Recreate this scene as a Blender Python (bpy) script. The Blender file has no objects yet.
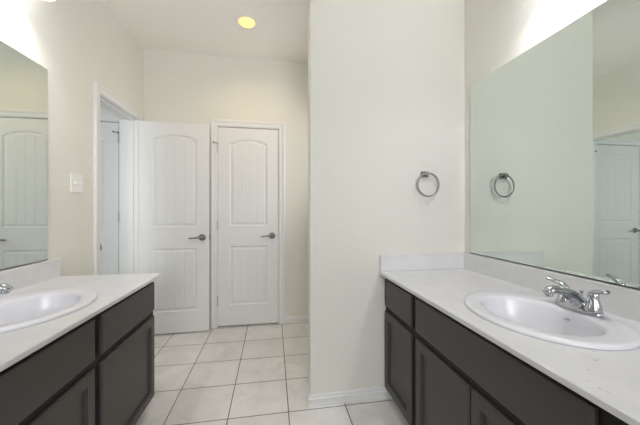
import bpy, bmesh, math
from mathutils import Vector, Matrix
PI = math.pi
C = bpy.context.scene.collection
S = bpy.context.scene

# ---------------------------------------------------------------- camera
cam = bpy.data.cameras.new('camera')
cam.sensor_width = 36.0; cam.lens = 284 / 640 * 36
cam.shift_y = -2.5 / 640; cam.clip_start = 0.02
co = bpy.data.objects.new('camera', cam); C.objects.link(co)
co.location = (0, 0, 1.185); co.rotation_euler = (PI / 2, 0, math.radians(-9.4))
S.camera = co

# ---------------------------------------------------------------- world, exposure
w = bpy.data.worlds.new('world'); S.world = w; w.use_nodes = True
bg = w.node_tree.nodes['Background']
bg.inputs[0].default_value = (0.75, 0.87, 1.0, 1); bg.inputs[1].default_value = 1.0
vs = S.view_settings
vs.view_transform = 'Standard'; vs.look = 'None'; vs.gamma = 1; vs.use_curve_mapping = False
vs.exposure = 0.03
S.cycles.max_bounces = 10; S.cycles.diffuse_bounces = 7; S.cycles.glossy_bounces = 6
S.cycles.caustics_reflective = False; S.cycles.caustics_refractive = False
S.cycles.sample_clamp_indirect = 4.0

# light levels
FILL_REAR = 68.0      # fill light; an unseen window behind the camera is added for it
DAY_SIDE = 36.0      # adjoining room's daylight, from an unseen window placed to light its back wall
BULB_E = 255.0
SHADE_E = 16.0       # glow added to the vanity shades to brighten the ceiling
CAN_W = 11.0
BATH_W = 20.0         # fill added through an unseen alcove window behind the partition

def area(name, loc, rot, sx, sy, power, color):
    l = bpy.data.lights.new(name, 'AREA'); l.shape = 'RECTANGLE'; l.size = sx; l.size_y = sy
    l.energy = power; l.color = color
    o = bpy.data.objects.new(name, l); C.objects.link(o); o.location = loc; o.rotation_euler = rot
    return o
area('unseen_window_light', (0.0, -2.02, 1.65), (PI / 2, 0, 0), 1.5, 1.2, FILL_REAR, (0.98, 0.985, 1.0))  # rear fill, standing outside the added window
area('unseen_window_light', (-2.35, 0.38, 1.5), (PI / 2, 0, 0), 1.1, 1.0, DAY_SIDE, (0.90, 0.955, 1.0))
area('unseen_window_light', (1.37, 2.45, 1.75), (0, PI / 2, 0), 0.6, 0.5, BATH_W, (0.95, 0.97, 1.0))

# ---------------------------------------------------------------- materials
def newmat(name):
    m = bpy.data.materials.new(name); m.use_nodes = True
    return m, m.node_tree.nodes, m.node_tree.links, m.node_tree.nodes['Principled BSDF']
def bump(n, l, b, scale, strength, dist=0.002, detail=3, stretch=None, src=None):
    tc = n.new('ShaderNodeTexCoord'); nz = n.new('ShaderNodeTexNoise')
    nz.inputs['Scale'].default_value = scale; nz.inputs['Detail'].default_value = detail
    if stretch:
        mp = n.new('ShaderNodeMapping'); mp.inputs['Scale'].default_value = stretch
        l.new(tc.outputs['Object'], mp.inputs[0]); l.new(mp.outputs[0], nz.inputs[0])
    else:
        l.new(tc.outputs['Object'], nz.inputs[0])
    bp = n.new('ShaderNodeBump'); bp.inputs['Strength'].default_value = strength; bp.inputs['Distance'].default_value = dist
    l.new(nz.outputs[0], bp.inputs['Height']); l.new(bp.outputs[0], b.inputs['Normal'])
    return nz
def simple(name, col, rough=0.5, metal=0.0, spec=0.5, bscale=None, bstr=0.1, bdist=0.002, vary=0.0):
    m, n, l, b = newmat(name)
    b.inputs['Base Color'].default_value = (*col, 1); b.inputs['Roughness'].default_value = rough
    b.inputs['Metallic'].default_value = metal; b.inputs['Specular IOR Level'].default_value = spec
    if bscale: bump(n, l, b, bscale, bstr, bdist)
    if vary:
        tc = n.new('ShaderNodeTexCoord'); nz = n.new('ShaderNodeTexNoise'); nz.inputs['Scale'].default_value = 3
        l.new(tc.outputs['Object'], nz.inputs[0])
        mx = n.new('ShaderNodeMix'); mx.data_type = 'RGBA'
        mx.inputs[6].default_value = (*[c * (1 - vary) for c in col], 1); mx.inputs[7].default_value = (*[min(1, c * (1 + vary)) for c in col], 1)
        l.new(nz.outputs[0], mx.inputs[0]); l.new(mx.outputs[2], b.inputs['Base Color'])
    return m
PAINT = simple('cream_wall_paint', (0.755, 0.745, 0.685), 0.75, spec=0.25, bscale=85, bstr=0.45, bdist=0.004)
CEIL = simple('ceiling_paint', (0.90, 0.885, 0.83), 0.9, spec=0.2, bscale=95, bstr=0.3, bdist=0.003)
TRIM = simple('white_trim_enamel', (0.77, 0.77, 0.765), 0.42, spec=0.4)
DOORW = simple('white_door_enamel', (0.77, 0.77, 0.765), 0.45, spec=0.4, bscale=40, bstr=0.03)
FRAME = simple('gap_shade_frame', (0.014, 0.0125, 0.012), 0.5, spec=0.3)  # near-black colour carries the shade in the gaps between the fronts
CAB = simple('espresso_cabinet_paint', (0.058, 0.053, 0.050), 0.42, spec=0.45, vary=0.08, bscale=60, bstr=0.04)
KICK = simple('dark_toe_kick', (0.02, 0.018, 0.017), 0.7)
CHROME = simple('polished_chrome', (0.50, 0.51, 0.54), 0.14, metal=1.0)
NICKEL = simple('brushed_nickel', (0.26, 0.25, 0.235), 0.36, metal=1.0)
DARKM = simple('aged_nickel', (0.20, 0.19, 0.175), 0.5, metal=1.0)
PORC = simple('white_porcelain', (0.73, 0.73, 0.765), 0.25, spec=0.55)
PLAST = simple('white_plastic', (0.86, 0.86, 0.84), 0.3)
RUB = simple('white_rubber', (0.7, 0.7, 0.68), 0.7)
HINGE = simple('satin_hinge_metal', (0.55, 0.54, 0.51), 0.35, metal=1.0)
DARK = simple('overflow_insert', (0.38, 0.38, 0.40), 0.4)
CAULK = simple('grey_caulk', (0.45, 0.43, 0.38), 0.7)

m, n, l, b = newmat('mirror_silver'); MIRROR = m
b.inputs['Base Color'].default_value = (0.76, 0.825, 0.785, 1); b.inputs['Metallic'].default_value = 1; b.inputs['Roughness'].default_value = 0.0
m, n, l, b = newmat('mirror_edge'); MEDGE = m
b.inputs['Base Color'].default_value = (0.30, 0.34, 0.32, 1); b.inputs['Roughness'].default_value = 0.2

def emit(name, col, e):
    m, n, l, b = newmat(name)
    b.inputs['Base Color'].default_value = (*col, 1)
    b.inputs['Emission Color'].default_value = (*col, 1); b.inputs['Emission Strength'].default_value = e
    return m
BULB = emit('vanity_bulb_glow', (0.98, 0.97, 1.0), BULB_E)
CANB = emit('warm_can_bulb', (1.0, 0.62, 0.24), 1.15)
m, n, l, b = newmat('frosted_glass'); FROST = m
b.inputs['Base Color'].default_value = (0.95, 0.95, 0.96, 1); b.inputs['Roughness'].default_value = 0.4
b.inputs['Emission Color'].default_value = (0.97, 0.97, 1, 1); b.inputs['Emission Strength'].default_value = SHADE_E
tr = n.new('ShaderNodeBsdfTranslucent'); tr.inputs[0].default_value = (0.9, 0.9, 0.9, 1)
ms = n.new('ShaderNodeMixShader'); ms.inputs[0].default_value = 0.6
l.new(b.outputs[0], ms.inputs[1]); l.new(tr.outputs[0], ms.inputs[2]); l.new(ms.outputs[0], n['Material Output'].inputs[0])
m, n, l, b = newmat('window_glass'); GLASS = m
t_ = n.new('ShaderNodeBsdfTransparent'); g_ = n.new('ShaderNodeBsdfGlossy'); g_.inputs['Roughness'].default_value = 0.02
fr = n.new('ShaderNodeFresnel'); ms = n.new('ShaderNodeMixShader')
l.new(fr.outputs[0], ms.inputs[0]); l.new(t_.outputs[0], ms.inputs[1]); l.new(g_.outputs[0], ms.inputs[2]); l.new(ms.outputs[0], n['Material Output'].inputs[0])

# floor tile: square tiles on a grid fixed to the room
m, n, l, b = newmat('floor_tile'); TILE = m
tc = n.new('ShaderNodeTexCoord'); mp = n.new('ShaderNodeMapping')
mp.inputs['Location'].default_value = (-0.09 + 0.343 * 20, -1.674 + 0.3243 * 20, 0)
l.new(tc.outputs['Object'], mp.inputs[0])
br = n.new('ShaderNodeTexBrick'); br.offset = 0; br.squash = 1
br.inputs['Scale'].default_value = 1; br.inputs['Brick Width'].default_value = 0.343; br.inputs['Row Height'].default_value = 0.3243
br.inputs['Mortar Size'].default_value = 0.0032; br.inputs['Mortar Smooth'].default_value = 0.15; br.inputs['Bias'].default_value = 0
br.inputs['Color1'].default_value = (0.79, 0.775, 0.75, 1); br.inputs['Color2'].default_value = (0.84, 0.825, 0.80, 1)
br.inputs['Mortar'].default_value = (0.13, 0.12, 0.11, 1)
l.new(mp.outputs[0], br.inputs['Vector'])
nz = n.new('ShaderNodeTexNoise'); nz.inputs['Scale'].default_value = 5.5; nz.inputs['Detail'].default_value = 7; nz.inputs['Roughness'].default_value = 0.62
nz.inputs['Distortion'].default_value = 0.8
l.new(tc.outputs['Object'], nz.inputs[0])
cr = n.new('ShaderNodeValToRGB'); cr.color_ramp.elements[0].position = 0.35; cr.color_ramp.elements[0].color = (0.86, 0.86, 0.85, 1)
cr.color_ramp.elements[1].position = 0.66; cr.color_ramp.elements[1].color = (1, 1, 1, 1)
l.new(nz.outputs[0], cr.inputs[0])
mx = n.new('ShaderNodeMix'); mx.data_type = 'RGBA'; mx.blend_type = 'MULTIPLY'; mx.inputs[0].default_value = 1
l.new(br.outputs['Color'], mx.inputs[6]); l.new(cr.outputs[0], mx.inputs[7]); l.new(mx.outputs[2], b.inputs['Base Color'])
b.inputs['Roughness'].default_value = 0.38
inv = n.new('ShaderNodeMath'); inv.operation = 'SUBTRACT'; inv.inputs[0].default_value = 1; l.new(br.outputs['Fac'], inv.inputs[1])
bp = n.new('ShaderNodeBump'); bp.inputs['Strength'].default_value = 0.5; bp.inputs['Distance'].default_value = 0.002
l.new(inv.outputs[0], bp.inputs['Height']); l.new(bp.outputs[0], b.inputs['Normal'])

# cultured marble; real specks and rust stains at fixed spots of the top
def marble(name, spots=()):
    m, n, l, b = newmat(name)
    tc = n.new('ShaderNodeTexCoord')
    nz = n.new('ShaderNodeTexNoise'); nz.inputs['Scale'].default_value = 9; nz.inputs['Detail'].default_value = 8; nz.inputs['Roughness'].default_value = 0.7
    l.new(tc.outputs['Object'], nz.inputs[0])
    cr = n.new('ShaderNodeValToRGB'); cr.color_ramp.elements[0].position = 0.3; cr.color_ramp.elements[0].color = (0.655, 0.655, 0.655, 1)
    cr.color_ramp.elements[1].position = 0.6; cr.color_ramp.elements[1].color = (0.705, 0.705, 0.71, 1)
    l.new(nz.outputs[0], cr.inputs[0]); col = cr.outputs[0]
    if spots:
        nw = n.new('ShaderNodeTexNoise'); nw.inputs['Scale'].default_value = 130; nw.inputs['Detail'].default_value = 2
        l.new(tc.outputs['Object'], nw.inputs[0])
        fac = None; ge = n.new('ShaderNodeNewGeometry')
        for (x, y, z, r, k) in spots:
            mp = n.new('ShaderNodeMapping'); mp.vector_type = 'TEXTURE'; mp.inputs['Location'].default_value = (x, y, z)
            mp.inputs['Scale'].default_value = (r * 0.8, r * 0.8, r * 3); mp.inputs['Rotation'].default_value = (0, 0, 0.3)
            l.new(ge.outputs['Position'], mp.inputs[0])
            ln = n.new('ShaderNodeVectorMath'); ln.operation = 'LENGTH'; l.new(mp.outputs[0], ln.inputs[0])
            ad = n.new('ShaderNodeMath'); ad.operation = 'MULTIPLY_ADD'; ad.inputs[1].default_value = 1.6; l.new(nw.outputs[0], ad.inputs[0]); l.new(ln.outputs['Value'], ad.inputs[2])
            mr = n.new('ShaderNodeMapRange'); mr.inputs[1].default_value = 1.15; mr.inputs[2].default_value = 2.0; mr.inputs[3].default_value = k * 0.65; mr.inputs[4].default_value = 0
            l.new(ad.outputs[0], mr.inputs[0])
            if fac is None: fac = mr.outputs[0]
            else:
                a2 = n.new('ShaderNodeMath'); a2.operation = 'MAXIMUM'; l.new(fac, a2.inputs[0]); l.new(mr.outputs[0], a2.inputs[1]); fac = a2.outputs[0]
        mx = n.new('ShaderNodeMix'); mx.data_type = 'RGBA'; mx.inputs[7].default_value = (0.32, 0.26, 0.17, 1)
        l.new(fac, mx.inputs[0]); l.new(col, mx.inputs[6]); col = mx.outputs[2]
    l.new(col, b.inputs['Base Color']); b.inputs['Roughness'].default_value = 0.22
    return m
MARBLE = marble('cultured_marble')
MARBLE_ST = marble('stained_cultured_marble', [
    (0.862, 0.640, 0.80, 0.007, 0.9), (0.816, 0.602, 0.80, 0.0065, 0.9), (0.830, 0.606, 0.80, 0.005, 0.5),
    (0.752, 0.570, 0.80, 0.005, 0.6), (0.698, 0.534, 0.80, 0.006, 0.5), (0.695, 0.507, 0.80, 0.006, 0.6), (0.700, 0.492, 0.80, 0.005, 0.5)])

# ---------------------------------------------------------------- helpers
def link(name, bm, mat, parent=None, smooth=False, bevel=0.0, seg=2):
    bmesh.ops.recalc_face_normals(bm, faces=bm.faces)
    me = bpy.data.meshes.new(name)
    off = Vector((0, 0, 0))
    if parent is not None:
        p = parent
        while p is not None: off += p.location; p = p.parent
        bmesh.ops.translate(bm, verts=bm.verts, vec=-off)
    bm.to_mesh(me); bm.free()
    me.materials.append(mat)
    if smooth:
        for p_ in me.polygons: p_.use_smooth = True
    o = bpy.data.objects.new(name, me); C.objects.link(o)
    if parent is not None: o.parent = parent
    if bevel:
        md = o.modifiers.new('bevel', 'BEVEL'); md.width = bevel; md.segments = seg; md.limit_method = 'ANGLE'; md.angle_limit = math.radians(40)
        md.harden_normals = False
    return o
def BM(): return bmesh.new()
def box(bm, x0, x1, y0, y1, z0, z1):
    v = [bm.verts.new((x, y, z)) for x in (x0, x1) for y in (y0, y1) for z in (z0, z1)]
    for f in ((0, 1, 3, 2), (4, 6, 7, 5), (0, 4, 5, 1), (2, 3, 7, 6), (0, 2, 6, 4), (1, 5, 7, 3)):
        bm.faces.new([v[i] for i in f])
    return bm
def rings(bm, rs, closed_ends=True, M=None):
    """rs: list of loops of equal length; join in order, cap ends"""
    vs_ = []
    for r in rs:
        vs_.append([bm.verts.new(M @ Vector(p) if M else p) for p in r])
    k = len(rs[0])
    for a, c in zip(vs_, vs_[1:]):
        for i in range(k):
            j = (i + 1) % k
            bm.faces.new((a[i], a[j], c[j], c[i]))
    if closed_ends:
        bm.faces.new(vs_[0][::-1]); bm.faces.new(vs_[-1])
    return bm
def lathe(bm, prof, M=None, k=32, ends=True):
    rs = [[(r * math.cos(2 * PI * i / k), r * math.sin(2 * PI * i / k), z) for i in range(k)] for r, z in prof]
    return rings(bm, rs, ends, M)
def tube(bm, pts, rad, k=14, flat=1.0, closed=False):
    """tube through points with a radius each; flat scales the second axis"""
    pts = [Vector(p) for p in pts]; N = len(pts); rs = []; up = None
    for i, p in enumerate(pts):
        if closed: t = pts[(i + 1) % N] - pts[i - 1]
        else: t = pts[min(i + 1, N - 1)] - pts[max(i - 1, 0)]
        t.normalize()
        if up is None:
            up = Vector((0, 0, 1)) if abs(t.z) < 0.9 else Vector((1, 0, 0))
        s = t.cross(up).normalized(); up = s.cross(t).normalized()
        r = rad[i] if isinstance(rad, (list, tuple)) else rad
        rs.append([p + s * (r * math.cos(2 * PI * j / k)) + up * (r * flat * math.sin(2 * PI * j / k)) for j in range(k)])
    if closed: rs.append(rs[0])
    rings(bm, rs, not closed)
    if closed: bmesh.ops.remove_doubles(bm, verts=bm.verts, dist=1e-6)
    return bm
def smoothpath(pts, rad, sub=5):
    """Catmull-Rom through the points"""
    P = [Vector(p) for p in pts]; P = [P[0] * 2 - P[1]] + P + [P[-1] * 2 - P[-2]]; R = [rad[0]] + list(rad) + [rad[-1]]
    op, orr = [], []
    for i in range(1, len(P) - 2):
        for s in range(sub):
            t = s / sub
            f = lambda a, b_, c, d: 0.5 * (2 * b_ + (c - a) * t + (2 * a - 5 * b_ + 4 * c - d) * t * t + (3 * b_ - a - 3 * c + d) * t ** 3)
            op.append(f(P[i - 1], P[i], P[i + 1], P[i + 2])); orr.append(f(R[i - 1], R[i], R[i + 1], R[i + 2]))
    op.append(P[-2]); orr.append(R[-2])
    return op, orr
def empty(name, loc, label=None, cat=None, group=None):
    o = bpy.data.objects.new(name, None); C.objects.link(o); o.location = loc; o.empty_display_size = 0.1
    if label: tag(o, label, cat, group)
    return o
def tag(o, label, cat, group=None):
    o['label'] = label; o['category'] = cat
    if group: o['group'] = group
    return o
def struct(name, bm, mat, parent=None, **k):
    o = link(name, bm, mat, parent, **k)
    if parent is None: o['kind'] = 'structure'
    return o
def dup_tree(o, parent=None):
    c = o.copy(); C.objects.link(c); c.parent = parent
    for ch in list(o.children): dup_tree(ch, c)
    return c
def profile_x(bm, prof, a, c, M):
    """extrude a closed (p,q) profile from a to c along local x"""
    return rings(bm, [[(a, p, q) for p, q in prof], [(c, p, q) for p, q in prof]], True, M)

# ---------------------------------------------------------------- room measures
XL, XR, YB, YP, YR = -1.24, 1.262, 2.992, 1.706, -1.9
ZC = 2.74
XI = -3.2          # far wall of adjoining room
PX = 0.222          # free end of the partition
T = 0.15
D1 = (2.290, 2.895)   # doorway in the left wall (clear)
D2 = (-0.549, 0.057)  # closed door in back wall
D3 = (-2.217, -1.453) # door in the adjoining room's back wall
HO = 2.026

# floor / ceiling
struct('floor', box(BM(), XI - T, XR + T, YR - T, YB + 0.16, -0.05, 0), TILE)
bm = BM(); box(bm, XI - T, XR + T, YR - T, YB + 0.16, ZC, ZC + 0.08)
struct('ceiling', bm, CEIL)
# left wall with doorway
bm = BM()
box(bm, XL - T, XL, YR, D1[0] - 0.018, 0, ZC)
box(bm, XL - T, XL, D1[0] - 0.018, D1[1] + 0.018, HO + 0.018, ZC)
box(bm, XL - T, XL, D1[1] + 0.018, YB, 0, ZC)
struct('wall_left', bm, PAINT)
# back wall with two door openings
bm = BM()
xs = [XI - T, D3[0] - 0.018, D3[1] + 0.018, D2[0] - 0.018, D2[1] + 0.018, XR + T]
for i in (0, 2, 4): box(bm, xs[i], xs[i + 1], YB, YB + 0.12, 0, ZC)
for i in (1, 3): box(bm, xs[i], xs[i + 1], YB, YB + 0.12, HO + 0.018, ZC)
struct('wall_back', bm, PAINT)
# closet darkness behind the closed doors is closed off by a thin board
struct('wall_closet', box(BM(), XI - T, XR + T, YB + 0.12, YB + 0.16, 0, ZC), PAINT)
# right wall with an unseen opening added to light the alcove
def wall_with_window(name, axis, c0, c1, s0, s1, w0, w1, z0, z1):
    bm = BM()
    def bx(a, b_, za, zb):
        if axis == 'x': box(bm, c0, c1, a, b_, za, zb)
        else: box(bm, a, b_, c0, c1, za, zb)
    bx(s0, w0, 0, ZC); bx(w1, s1, 0, ZC); bx(w0, w1, 0, z0); bx(w0, w1, z1, ZC)
    return struct(name, bm, PAINT)
wall_with_window('wall_right', 'x', XR, XR + T, YR, YB, 2.2, 2.7, 1.45, 2.05)
wall_with_window('wall_rear', 'y', YR - T, YR, XL - T, XR + T, -0.75, 0.75, 1.05, 2.25)  # unseen opening behind the camera, added to let fill light in
struct('wall_side_room', box(BM(), XI - T, XI, 0.6, YB, 0, ZC), PAINT)
wall_with_window('wall_side_room_front', 'y', 0.45, 0.6, XI - T, XL - T, -2.9, -1.8, 1.0, 2.0)
struct('wall_partition', box(BM(), PX, XR, YP, YP + 0.115, 0, ZC), PAINT, bevel=0.008, seg=3)
def window(name, axis, c, s0, s1, z0, z1):
    bm = BM(); f = 0.05
    def bx(b_, a, e, za, zb, h=0.03):
        if axis == 'x': box(b_, c - h, c + h, a, e, za, zb)
        else: box(b_, a, e, c - h, c + h, za, zb)
    bx(bm, s0, s0 + f, z0, z1); bx(bm, s1 - f, s1, z0, z1); bx(bm, s0 + f, s1 - f, z0, z0 + f); bx(bm, s0 + f, s1 - f, z1 - f, z1)
    zm = (z0 + z1) / 2; bx(bm, s0 + f, s1 - f, zm - 0.02, zm + 0.02)
    o = struct(name, bm, TRIM)
    g = BM(); bx(g, s0 + f, s1 - f, z0 + f, zm - 0.02, 0.003); bx(g, s0 + f, s1 - f, zm + 0.02, z1 - f, 0.003)
    link('pane', g, GLASS, o)
window('unseen_window_1', 'y', YR - 0.06, -0.75, 0.75, 1.05, 2.25)
window('unseen_window_2', 'y', 0.53, -2.9, -1.8, 1.0, 2.0)
window('unseen_window_3', 'x', XR + 0.06, 2.2, 2.7, 1.45, 2.05)

# ---------------------------------------------------------------- door casings
CW = 0.065
cas = [(0, 0), (0, 0.008), (0.008, 0.011), (0.034, 0.012), (0.040, 0.017), (0.057, 0.018), (0.065, 0.013), (0.065, 0)]
def casing(name, x0, x1, M, jd):
    """M maps (x along wall, out of wall, z) to the room; x0..x1 the clear opening; jd the wall depth"""
    rev = 0.005
    rs = []
    for k in range(4):
        r = []
        for o_, t in cas:
            o_ += rev
            r.append(((x0 - o_, t, 0), (x0 - o_, t, HO + o_), (x1 + o_, t, HO + o_), (x1 + o_, t, 0))[k])
        rs.append(r)
    o = struct(name, rings(BM(), rs, True, M), TRIM)
    bm = BM()
    def b2(a, b_, p, q, za, zb):
        t = BM(); box(t, a, b_, p, q, za, zb)
        for v in t.verts: v.co = M @ v.co
        me = bpy.data.meshes.new('tmp'); t.to_mesh(me); t.free(); bm.from_mesh(me); bpy.data.meshes.remove(me)
    b2(x0 - 0.017, x0, -jd, 0, 0, HO); b2(x1, x1 + 0.017, -jd, 0, 0, HO); b2(x0 - 0.017, x1 + 0.017, -jd, 0, HO, HO + 0.017)
    link('jamb', bm, TRIM, o)
    bm = BM()
    b2(x0, x0 + 0.011, -0.075, -0.040, 0, HO - 0.011); b2(x1 - 0.011, x1, -0.075, -0.040, 0, HO - 0.011); b2(x0, x1, -0.075, -0.040, HO - 0.011, HO)
    link('door_stop', bm, TRIM, o)
    return o
MB_ = Matrix(((1, 0, 0, 0), (0, -1, 0, YB), (0, 0, 1, 0), (0, 0, 0, 1)))
casing('trim_1', D2[0], D2[1], MB_, 0.12)
casing('trim_2', D3[0], D3[1], MB_, 0.12)
ML = Matrix(((0, 1, 0, XL), (1, 0, 0, 0), (0, 0, 1, 0), (0, 0, 0, 1)))
tl = casing('trim_3', D1[0], D1[1], ML, T)
# casing on the adjoining room's side
ML2 = Matrix(((0, -1, 0, XL - T), (1, 0, 0, 0), (0, 0, 1, 0), (0, 0, 0, 1)))
rs = []
for k in range(4):
    rs.append([((D1[0] - o_ - .005, t, 0), (D1[0] - o_ - .005, t, HO + o_ + .005), (D1[1] + o_ + .005, t, HO + o_ + .005), (D1[1] + o_ + .005, t, 0))[k] for o_, t in cas])
struct('trim_4', rings(BM(), rs, True, ML2), TRIM)
# strike plate on the near jamb
bm = BM(); box(bm, XL - 0.045, XL + 0.006, D1[0] - 0.0005, D1[0] + 0.003, 0.885, 0.945); box(bm, XL + 0.0, XL + 0.010, D1[0] - 0.001, D1[0] + 0.009, 0.897, 0.932)
link('strike_plate', bm, NICKEL, tl, bevel=0.001)

# ---------------------------------------------------------------- doors
def door_mesh(W, Hh, Tt):
    st = 0.112
    px0, px1 = st, W - st
    panels = [(px0, px1, 0.205, 0.805, 0), (px0, px1, 1.010, 1.845, 0.048)]
    fx0, fx1 = px0 + 0.034, px1 - 0.034
    n_pl = 4
    gro = [fx0 + (fx1 - fx0) * i / n_pl for i in range(1, n_pl)]
    xs = {0.0, W}
    for e in (0, .004, .009, .018, .026, .034): xs |= {px0 + e, px1 - e}
    for g in gro: xs |= {g - .0045, g, g + .0045, g - .02, g + .02}
    t = fx0
    xs = sorted(round(x, 5) for x in xs)
    zs = {0.0, Hh, Hh - 0.06, 0.9}
    for (a, b_, z0, z1, ar) in panels:
        for e in (0, .004, .009, .018, .026, .034): zs |= {z0 + e, z1 - e}
        if ar:
            z = z1 - 0.04
            while z < z1 + ar + .004: zs.add(z); z += 0.003
        z = z0 + .08
        while z < z1 - .06: zs.add(z); z += .09
    zs = sorted(round(z, 5) for z in zs)
    def dep(x, z):
        for (a, b_, z0, z1, ar) in panels:
            xm = (a + b_) / 2; hw = (b_ - a) / 2
            top = z1 + ar * (1 - min(1, abs((x - xm) / hw)) ** 2.1) if ar else z1
            s = min(x - a, b_ - x, z - z0, top - z)
            if s <= 0: continue
            if s < .009: d = .009 * s / .009
            elif s < .018: d = .009
            elif s < .034: d = .009 - .0065 * (s - .018) / .016
            else:
                d = .0025
                for g in gro:
                    if abs(x - g) < .0045: d += .0035 * (1 - abs(x - g) / .0045)
            return d
        return 0.0
    bm = BM(); F, B = [], []
    for z in zs:
        F.append([bm.verts.new((x, dep(x, z), z)) for x in xs]); B.append([bm.verts.new((x, Tt - dep(x, z), z)) for x in xs])
    for i in range(len(zs) - 1):
        for j in range(len(xs) - 1):
            bm.faces.new((F[i][j], F[i][j + 1], F[i + 1][j + 1], F[i + 1][j])); bm.faces.new((B[i][j], B[i + 1][j], B[i + 1][j + 1], B[i][j + 1]))
    for i in range(len(zs) - 1):
        for j in (0, -1): bm.faces.new((F[i][j], F[i + 1][j], B[i + 1][j], B[i][j]))
    for j in range(len(xs) - 1):
        for i in (0, -1): bm.faces.new((F[i][j], F[i][j + 1], B[i][j + 1], B[i][j]))
    return bm
def hinge(parent, x, y, z, leafdir, pinstop=False):
    bm = BM()
    lathe(bm, [(0.0045, -.048), (.0065, -.045), (.0065, .045), (.0045, .048)], Matrix.Translation((x, y, z)), 12)
    box(bm, min(x, x + leafdir[0]), max(x, x + leafdir[0]) + .001, min(y, y + leafdir[1]), max(y, y + leafdir[1]) + .002, z - .044, z + .044)
    h = link('hinge', bm, HINGE, parent)
    if pinstop:
        bm = BM(); sx = -1 if leafdir[2] < 0 else 1
        lathe(bm, [(.009, 0), (.009, .006)], Matrix.Translation((x, y, z + .049)), 12)
        tube(bm, [(x, y, z + .052), (x + sx * .02, y - .028, z + .052), (x + sx * .034, y - .034, z + .052)], [.004, .004, .004], 8)
        lathe(bm, [(.008, 0), (.008, .012)], Matrix.Translation((x + sx * .036, y - .035, z + .052)) @ Matrix.Rotation(PI / 2, 4, 'Y'), 12)
        link('pin_stop', bm, NICKEL, parent)
def lever(parent, x, y, z, dirx, out=-1):
    """lever handle on a face at y; out = -1 towards -y"""
    h = BM()
    M = Matrix.Translation((x, y, z)) @ Matrix.Rotation(PI / 2 if out < 0 else -PI / 2, 4, 'X')
    lathe(h, [(.033, 0), (.033, .004), (.030, .009), (.018, .013), (.012, .016), (.011, .040), (.013, .045), (.013, .056), (.009, .060)], M, 28)
    ho = link('handle', h, NICKEL, parent, smooth=True, bevel=0)
    L = BM(); o = out
    p, r = smoothpath([(x, y + o * .050, z), (x + dirx * .03, y + o * .052, z + .004), (x + dirx * .065, y + o * .050, z), (x + dirx * .095, y + o * .046, z - .004), (x + dirx * .112, y + o * .040, z - .002)], [.010, .009, .0075, .008, .006])
    tube(L, p, r, 12)
    link('lever', L, NICKEL, ho, smooth=True)
def door(name, loc, W, hinge_left, mat=DOORW):
    bm = door_mesh(W, 2.005, 0.035)
    bmesh.ops.translate(bm, verts=bm.verts, vec=loc)
    o = bpy.data.objects.new(name, None); C.objects.link(o); o.location = loc
    o['kind'] = 'structure'
    link('door_slab', bm, mat, o)
    hx = loc[0] if hinge_left else loc[0] + W
    kx = loc[0] + W - .062 if hinge_left else loc[0] + .062
    lever(o, kx, loc[1], .92, -1 if hinge_left else 1, -1)
    lever(o, kx, loc[1] + .035, .92, -1 if hinge_left else 1, 1)
    # latch plate on the free edge
    ex = loc[0] + W if hinge_left else loc[0]
    bm = BM(); box(bm, ex - .0008, ex + .0012, loc[1] + .006, loc[1] + .029, .892, .948)
    s = 1 if hinge_left else -1
    box(bm, min(ex, ex + s * .008), max(ex, ex + s * .008), loc[1] + .012, loc[1] + .023, .911, .929)
    link('latch_plate', bm, NICKEL, o)
    return o
d2 = door('door_1', Vector((D2[0] + .003, YB - .002, .014)), D2[1] - D2[0] - .006, True)
for z, st in ((1.805, True), (1.03, False), (.27, False)): hinge(d2, D2[0] - .001, YB - .008, z, (.003, .004, -1), st)
d1 = door('door_2', Vector((XL + .010, 2.888, .012)), 0.615, True)
d1.rotation_euler.z = math.radians(1.8)
for z in (1.83, 1.03, .27): hinge(d1, XL + .006, 2.888 + .040, z, (.0, -.02, 1))
d3 = door('door_3', Vector((D3[0] + .003, YB - .002, .014)), D3[1] - D3[0] - .006, False)
for z, st in ((1.87, True), (1.12, False), (.27, False)): hinge(d3, D3[1] + .001, YB - .008, z, (-.003, .004, -1), st)

# ---------------------------------------------------------------- baseboards
bb = [(0, 0), (.013, 0), (.013, .004), (.0145, .008), (.0145, .013), (.0115, .016), (.0115, .036), (.014, .040), (.014, .046), (.0085, .050), (.0085, .058), (.010, .061), (.009, .066), (.003, .069), (0, .069)]
def base_run(bm, p0, p1, nrm, e0=0, e1=0):
    """p0->p1 along the wall foot, nrm out of the wall; e0/e1 = +1 outside mitre, -1 inside mitre"""
    p0 = Vector(p0); p1 = Vector(p1); nr = Vector(nrm); d = (p1 - p0).normalized()
    rings(bm, [[p0 + nr * t - d * (t * e0) + Vector((0, 0, z)) for t, z in bb], [p1 + nr * t + d * (t * e1) + Vector((0, 0, z)) for t, z in bb]])
bm = BM(); base_run(bm, (D2[1] + CW + .006, YB, 0), (XR, YB, 0), (0, -1, 0)); struct('baseboard_back', bm, TRIM)
bm = BM(); base_run(bm, (PX, YP, 0), (0.74, YP, 0), (0, -1, 0), 1, 0); base_run(bm, (PX, YP + .115, 0), (PX, YP, 0), (-1, 0, 0), 1, 1)
base_run(bm, (XR, YP + .115, 0), (PX, YP + .115, 0), (0, 1, 0), 0, 1)
struct('baseboard_partition', bm, TRIM)
bm = BM(); base_run(bm, (XL, 1.86, 0), (XL, D1[0] - CW - .006, 0), (1, 0, 0)); base_run(bm, (XL, YR, 0), (XL, .3, 0), (1, 0, 0)); struct('baseboard_left', bm, TRIM)
bm = BM(); base_run(bm, (XR, YB, 0), (XR, YP + .115, 0), (-1, 0, 0)); struct('baseboard_right', bm, TRIM)

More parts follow.
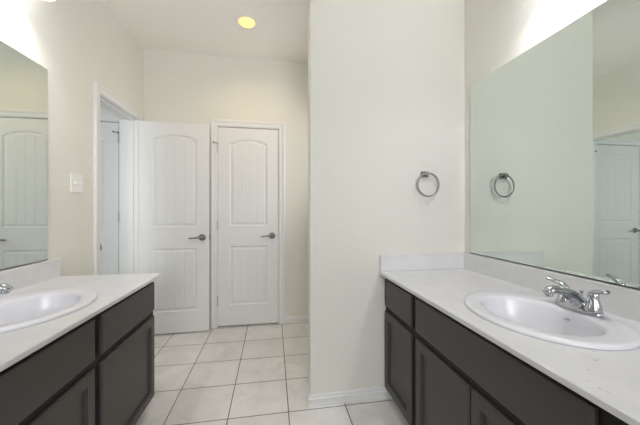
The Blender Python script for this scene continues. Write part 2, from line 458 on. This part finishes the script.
# ---------------------------------------------------------------- vanity cabinets
def front_panel(name, parent, side, xf, y0, y1, z0, z1, shaker, label=None):
    """a drawer front or door lying on plane x=xf, facing -side; side=+1 for the right wall"""
    s = side; th = .014
    def P(y, z, d): return (xf - s * (th - d), y, z)         # d = depth below the outer face
    def ring(i, d): return [P(y0 + i, z0 + i, d), P(y1 - i, z0 + i, d), P(y1 - i, z1 - i, d), P(y0 + i, z1 - i, d)]
    rs = [ring(0, th), ring(0, .0045), ring(.002, .0022), ring(.009, 0.0)]
    if shaker: rs += [ring(.047, 0), ring(.0485, .005), ring(.053, .0055), ring(.0545, .0125)]
    bm = rings(BM(), rs)
    o = link(name, bm, CAB, parent)
    return o
def cabinet(side, xw, xface, y0, y1, units, label):
    """units: (ya, yb, kind) with kind 'drawer' (drawer over a door) or 'sink' (false front over two doors)"""
    s = side
    root = empty('vanity_cabinet', ((xw + xface) / 2, (y0 + y1) / 2, 0), label, 'bathroom cabinet')
    xa, xb = sorted((xface, xw - s * .002))
    bm = BM(); fr_ = .018
    xa2, xb2 = sorted((xface + s * fr_, xw - s * .002))
    # carcass: sides, back, floor, inner walls between units (open at the top)
    for ya in (y0, y1 - .016): box(bm, xa2, xb2, ya, ya + .016, .09, .775)
    xk = xw - s * .002; box(bm, *sorted((xk, xk - s * .008)), y0 + .016, y1 - .016, .09, .775)
    box(bm, *sorted((xface + s * fr_, xw - s * .01)), y0 + .016, y1 - .016, .09, .106)
    link('carcass', bm, CAB, root)
    # face frame
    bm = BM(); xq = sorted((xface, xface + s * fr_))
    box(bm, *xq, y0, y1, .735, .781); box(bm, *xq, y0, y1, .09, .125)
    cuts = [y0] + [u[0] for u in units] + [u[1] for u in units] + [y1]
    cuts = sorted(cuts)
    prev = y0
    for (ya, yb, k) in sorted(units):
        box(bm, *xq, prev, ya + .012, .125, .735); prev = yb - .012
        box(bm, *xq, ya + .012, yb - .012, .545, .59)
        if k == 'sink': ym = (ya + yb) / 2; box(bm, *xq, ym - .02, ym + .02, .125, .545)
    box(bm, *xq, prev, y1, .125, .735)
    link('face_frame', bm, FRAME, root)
    bm = BM(); box(bm, *sorted((xface + s * .07, xface + s * .086)), y0, y1, 0, .09)
    box(bm, *sorted((xface + s * .086, xw - s * .004)), y0, y0 + .016, 0, .09); box(bm, *sorted((xface + s * .086, xw - s * .004)), y1 - .016, y1, 0, .09)
    link('toe_kick', bm, KICK, root)
    for (ya, yb, k) in units:
        front_panel('drawer_front' if k == 'drawer' else 'false_front', root, s, xface, ya, yb, .588, .752, False)
        if k == 'drawer': front_panel('door', root, s, xface, ya, yb, .078, .555, True)
        else:
            ym = (ya + yb) / 2
            front_panel('door', root, s, xface, ya, ym - .003, .078, .555, True); front_panel('door', root, s, xface, ym + .003, yb, .078, .555, True)
    return root
cabinet(1, XR, .704, -.55, YP - .003, [(1.345, 1.694, 'drawer'), (.515, 1.304, 'sink'), (.10, .468, 'drawer')],
        'dark brown vanity cabinet along the right wall, butting the partition wall')
cabinet(-1, XL, -.711, -.35, 1.848, [(1.305, 1.839, 'drawer'), (.50, 1.262, 'sink'), (-.33, .46, 'sink')],
        'dark brown vanity cabinet along the left wall, free end near the open door')

# ---------------------------------------------------------------- countertops with an oval cut-out
def countertop(side, xw, xf, y0, y1, sc, mat, label, splash_end=False):
    s = side; z0, z1 = .782, .800
    root = empty('countertop', ((xw + xf) / 2, (y0 + y1) / 2, z0), label, 'countertop')
    cx, cy = sc; ax, by = .190, .225
    xa, xb = sorted((xw - s * .001, xf))
    angs = sorted(set([2 * PI * i / 72 for i in range(72)] + [math.atan2(y - cy, x - cx) % (2 * PI) for x in (xa, xb) for y in (y0, y1)]))
    def rect(a, i=0.0):
        dx, dy = math.cos(a), math.sin(a)
        X0, X1, Y0, Y1 = xa + i, xb - i, y0 + i, y1 - i
        t = min(((X1 - cx) / dx if dx > 1e-9 else (X0 - cx) / dx if dx < -1e-9 else 1e9), ((Y1 - cy) / dy if dy > 1e-9 else (Y0 - cy) / dy if dy < -1e-9 else 1e9))
        return cx + dx * t, cy + dy * t
    def ell(a):
        dx, dy = math.cos(a), math.sin(a); t = 1 / math.sqrt((dx / ax) ** 2 + (dy / by) ** 2); return cx + dx * t, cy + dy * t
    E_ = [ell(a) for a in angs]; R0 = [rect(a) for a in angs]; R1 = [rect(a, .003) for a in angs]
    rs = [[(x, y, z1) for x, y in E_], [(x, y, z1) for x, y in R1], [(x, y, z1 - .003) for x, y in R0], [(x, y, z0) for x, y in R0], [(x, y, z0) for x, y in E_], [(x, y, z1) for x, y in E_]]
    bm = rings(BM(), rs, False); bmesh.ops.remove_doubles(bm, verts=bm.verts, dist=1e-6)
    link('worktop', bm, mat, root)
    xs_ = sorted((xw - s * .001, xw - s * .020))
    link('backsplash', box(BM(), *xs_, y0, y1, z1, .905), MARBLE, root, bevel=.0025)
    if splash_end: link('side_splash', box(BM(), xf + .003, xw - .0205, y1 - .019, y1, z1 + .0002, .902), MARBLE, root, bevel=.0025)
    return root
SR = (.955, .896); SL = (-.955, 1.262)
countertop(1, XR, .660, -.56, YP - .0015, SR, MARBLE_ST, 'cream marble countertop with brown specks on the right vanity', True)
countertop(-1, XL, -.669, -.36, 1.880, SL, MARBLE, 'cream marble countertop with a free corner on the left vanity')

# ---------------------------------------------------------------- sinks
def ellring(cx, a, b_, z, k=72): return [(cx + a * math.cos(2 * PI * i / k), b_ * math.sin(2 * PI * i / k), z) for i in range(k)]
def make_sink():
    """local origin: centre of the oval at counter level; +x towards the wall"""
    root = empty('sink', (0, 0, 0))
    rs = [ellring(0, .178, .213, -.001), ellring(0, .220, .266, -.0005), ellring(0, .2225, .2685, .003), ellring(0, .2225, .2685, .008), ellring(0, .219, .265, .0125), ellring(0, .212, .258, .0145),
          ellring(-.003, .198, .244, .0140), ellring(-.008, .175, .217, .0125), ellring(-.010, .160, .202, .0110), ellring(-.011, .1545, .1965, .0085), ellring(-.012, .1505, .1925, .002), ellring(-.012, .1485, .1905, -.008),
          ellring(-.012, .143, .185, -.035), ellring(-.010, .131, .172, -.075), ellring(-.006, .106, .141, -.112), ellring(0, .060, .080, -.132), ellring(0, .026, .026, -.138)]
    # underside
    un = [ellring(0, .026, .026, -.150), ellring(0, .066, .088, -.143), ellring(-.006, .110, .146, -.122), ellring(-.010, .137, .177, -.082), ellring(-.012, .152, .194, -.035), ellring(-.010, .166, .205, -.008), ellring(0, .178, .213, -.001)]
    bm = rings(BM(), rs + un, False); bmesh.ops.remove_doubles(bm, verts=bm.verts, dist=1e-6)
    link('basin', bm, PORC, root, smooth=True)
    bm = BM(); lathe(bm, [(.027, -.140), (.027, -.1355), (.022, -.1345), (.020, -.137)], None, 32); link('drain', bm, CHROME, root, smooth=True)
    # overflow slot high on the wall side of the bowl
    bm = BM(); M = Matrix.Translation((.1275, 0, -.024)) @ Matrix.Rotation(math.radians(-80), 4, 'Y')
    rings(bm, [[(.0035 * math.cos(t) , .009 * math.sin(t), z) for t in [2 * PI * i / 20 for i in range(20)]] for z in (-.002, .0015)], True, M)
    link('overflow', bm, DARK, root)
    return root
sink = make_sink()
sink.location = (SR[0], SR[1], .8005)
tag(sink, 'white oval drop-in sink in the right counter', 'sink', 'oval sinks')
s2 = dup_tree(sink); s2.location = (SL[0], SL[1], .8005); s2.rotation_euler.z = PI
tag(s2, 'white oval drop-in sink in the left counter', 'sink', 'oval sinks')

# ---------------------------------------------------------------- faucets
def stadium(L, W, z, k=40, p=2.6):
    out = []
    for i in range(k):
        t = 2 * PI * i / k; c, s = math.cos(t), math.sin(t)
        out.append((W * math.copysign(abs(c) ** (2 / p), c), L * math.copysign(abs(s) ** (2 / p), s), z))
    return out
def make_faucet():
    root = empty('faucet', (0, 0, 0))
    bm = rings(BM(), [stadium(.079, .027, 0), stadium(.080, .0285, .003), stadium(.079, .0275, .010), stadium(.074, .023, .016), stadium(.060, .0185, .021), stadium(.045, .0175, .028), stadium(.030, .016, .034), stadium(.012, .010, .037)])
    link('base_plate', bm, CHROME, root, smooth=True)
    p, r = smoothpath([(.006, 0, .010), (-.004, 0, .036), (-.028, 0, .058), (-.062, 0, .072), (-.096, 0, .080), (-.122, 0, .079), (-.138, 0, .070)], [.030, .0235, .0185, .0160, .0155, .0165, .0140])
    bm = tube(BM(), p, r, 20, .95)
    lathe(bm, [(.010, 0), (.0125, .003), (.0125, .016)], Matrix.Translation((-.127, 0, .056)), 20)
    link('spout', bm, CHROME, root, smooth=True)
    # body bridge
    for sgn in (1, -1):
        M = Matrix.Translation((0, sgn * .051, .010))
        bm = lathe(BM(), [(.0255, 0), (.0250, .008), (.0230, .020), (.0190, .034), (.0160, .045), (.0150, .051), (.0165, .056), (.0160, .064), (.0115, .070), (.003, .072)], M, 28)
        h = link('handle', bm, CHROME, root, smooth=True)
        p, r = smoothpath([(0, sgn * .046, .070), (-.002, sgn * .056, .080), (-.006, sgn * .070, .086), (-.012, sgn * .088, .090), (-.018, sgn * .104, .095)], [.0150, .0145, .0125, .0110, .0115])
        link('lever', tube(BM(), p, r, 14, .65), CHROME, h, smooth=True)
    bm = tube(BM(), [(.016, 0, .012), (.016, 0, .066)], .0026, 10); lathe(bm, [(.003, 0), (.0058, .004), (.0068, .009), (.004, .013)], Matrix.Translation((.016, 0, .062)), 16)
    link('lift_rod', bm, CHROME, root, smooth=True)
    return root
fa = make_faucet()
fa.location = (1.122, .887, .8135)
tag(fa, 'chrome two-handle faucet on the back rim of the right sink', 'faucet', 'chrome faucets')
f2 = dup_tree(fa); f2.location = (SL[0] - .167, 1.25, .8135); f2.rotation_euler.z = PI
tag(f2, 'chrome faucet at the left photo edge, behind the left sink', 'faucet', 'chrome faucets')

# ---------------------------------------------------------------- mirrors
def mirror(side, xw, y0, y1, z0, z1, label):
    s = side; root = empty('wall_mirror', (xw, (y0 + y1) / 2, z0), label, 'mirror', 'frameless wall mirrors')
    link('backing', box(BM(), *sorted((xw - s * .001, xw - s * .0055)), y0, y1, z0, z1), MEDGE, root)
    link('glass', box(BM(), *sorted((xw - s * .0056, xw - s * .0062)), y0 + .001, y1 - .001, z0 + .001, z1 - .001), MIRROR, root)
    bm = BM(); box(bm, *sorted((xw - s * .001, xw - s * .0085)), y0, y1, z0 - .0022, z0 - .0004); box(bm, *sorted((xw - s * .0066, xw - s * .0085)), y0, y1, z0 - .0022, z0 + .001)
    link('bottom_channel', bm, NICKEL, root)
    return root
mirror(1, XR, -.50, 1.65, .911, 1.985, 'large frameless mirror above the right vanity, reflecting a towel ring')
mirror(-1, XL, -.20, 1.803, .911, 1.965, 'large frameless mirror above the left vanity, reflecting the closed door')

# ---------------------------------------------------------------- vanity lights
def make_light():
    """local origin on the wall at bar height; +x is into the wall"""
    root = empty('vanity_light', (0, 0, 0))
    bm = BM(); box(bm, -.022, -.001, -.30, .30, -.035, .035); link('back_plate', bm, NICKEL, root, bevel=.006)
    for y in (-.2, 0, .2):
        p, r = smoothpath([(-.018, y, 0), (-.08, y, .018), (-.142, y, .012), (-.155, y, -.02)], [.007, .007, .007, .009])
        arm = link('arm', tube(BM(), p, r, 12), NICKEL, root, smooth=True)
        link('socket_cup', lathe(BM(), [(.012, .0), (.026, -.008), (.027, -.035), (.024, -.036)], Matrix.Translation((-.155, y, -.015)), 24), NICKEL, arm, smooth=True)
        pr = [(.024, -.045), (.034, -.060), (.043, -.085), (.049, -.115), (.056, -.135), (.0535, -.135), (.0465, -.115), (.0405, -.085), (.0315, -.062), (.022, -.047)]
        link('lamp_shade', lathe(BM(), pr + [pr[0]], Matrix.Translation((-.155, y, 0)), 32, False), FROST, root, smooth=True)
        link('bulb', lathe(BM(), [(.006, -.050), (.013, -.055), (.015, -.065), (.026, -.080), (.028, -.092), (.024, -.106), (.012, -.115), (.002, -.117)], Matrix.Translation((-.155, y, 0)), 20), BULB, root, smooth=True)
    return root
vl = make_light(); vl.location = (XR, .87, 2.35)
tag(vl, 'three-shade wall light above the right vanity mirror', 'wall light', 'vanity lights')
v2 = dup_tree(vl); v2.location = (XL, 1.34, 2.350); v2.rotation_euler.z = PI
tag(v2, 'three-shade wall light above the left mirror, one shade at the top edge', 'wall light', 'vanity lights')

# ---------------------------------------------------------------- recessed ceiling light
LX, LY = -.212, 2.416
cl = empty('recessed_light', (LX, LY, ZC), 'round recessed ceiling light glowing warm amber', 'ceiling light')
M = Matrix.Translation((LX, LY, ZC))
pr = [(.066, .0), (.070, -.006), (.090, -.004), (.093, -.0005), (.066, -.0004)]
link('trim_ring', lathe(BM(), pr, M, 40, False), CEIL, cl, smooth=True)
link('bulb', lathe(BM(), [(.012, -.001), (.063, -.001), (.064, -.006), (.055, -.016), (.035, -.024), (.012, -.027)], M, 32), CANB, cl, smooth=True)
l_ = bpy.data.lights.new('can_light', 'SPOT'); l_.energy = CAN_W; l_.color = (1.0, .70, .34); l_.shadow_soft_size = .06; l_.spot_size = math.radians(175); l_.spot_blend = 1
lo = bpy.data.objects.new('can_light', l_); C.objects.link(lo); lo.location = (LX, LY, ZC - .095)


# ---------------------------------------------------------------- towel ring
tx, tz = .968, 1.416
tr_ = empty('towel_ring', (tx, YP, tz), 'brushed nickel towel ring on the partition wall', 'towel ring')
bm = BM(); box(bm, tx - .028, tx + .028, YP - .010, YP - .0005, tz - .019, tz + .019); link('mount', bm, DARKM, tr_, bevel=.003)
bm = BM(); box(bm, tx - .014, tx + .014, YP - .036, YP - .010, tz - .011, tz + .011); link('post', bm, DARKM, tr_, bevel=.004)
rr = .073; zc = tz - rr + .004
pts = [(tx + .012 + rr * math.sin(t), YP - .028 , zc + rr * math.cos(t)) for t in [2 * PI * i / 64 for i in range(64)]]
link('ring', tube(BM(), pts, .0052, 12, closed=True), NICKEL, tr_, smooth=True)

# ---------------------------------------------------------------- light switch
sy, sz = 2.045, 1.355
sw = empty('light_switch', (XL, sy, sz), 'white double toggle switch plate between the left mirror and doorway', 'light switch')
link('cover_plate', box(BM(), XL + .0003, XL + .0065, sy - .058, sy + .058, sz - .058, sz + .058), PLAST, sw, bevel=.003, seg=3)
for dy in (-.023, .023):
    t = BM(); box(t, -.001, .017, -.005, .005, -.007, .004)
    M = Matrix.Translation((XL + .006, sy + dy, sz)) @ Matrix.Rotation(math.radians(-25), 4, 'Y')
    for v in t.verts: v.co = M @ v.co
    link('toggle', t, PLAST, sw, bevel=.0015)
    for dz in (-.03, .03):
        link('screw', lathe(BM(), [(.0032, 0), (.0025, .0012)], Matrix.Translation((XL + .0065, sy + dy, sz + dz)) @ Matrix.Rotation(PI / 2, 4, 'Y'), 10), PLAST, sw)
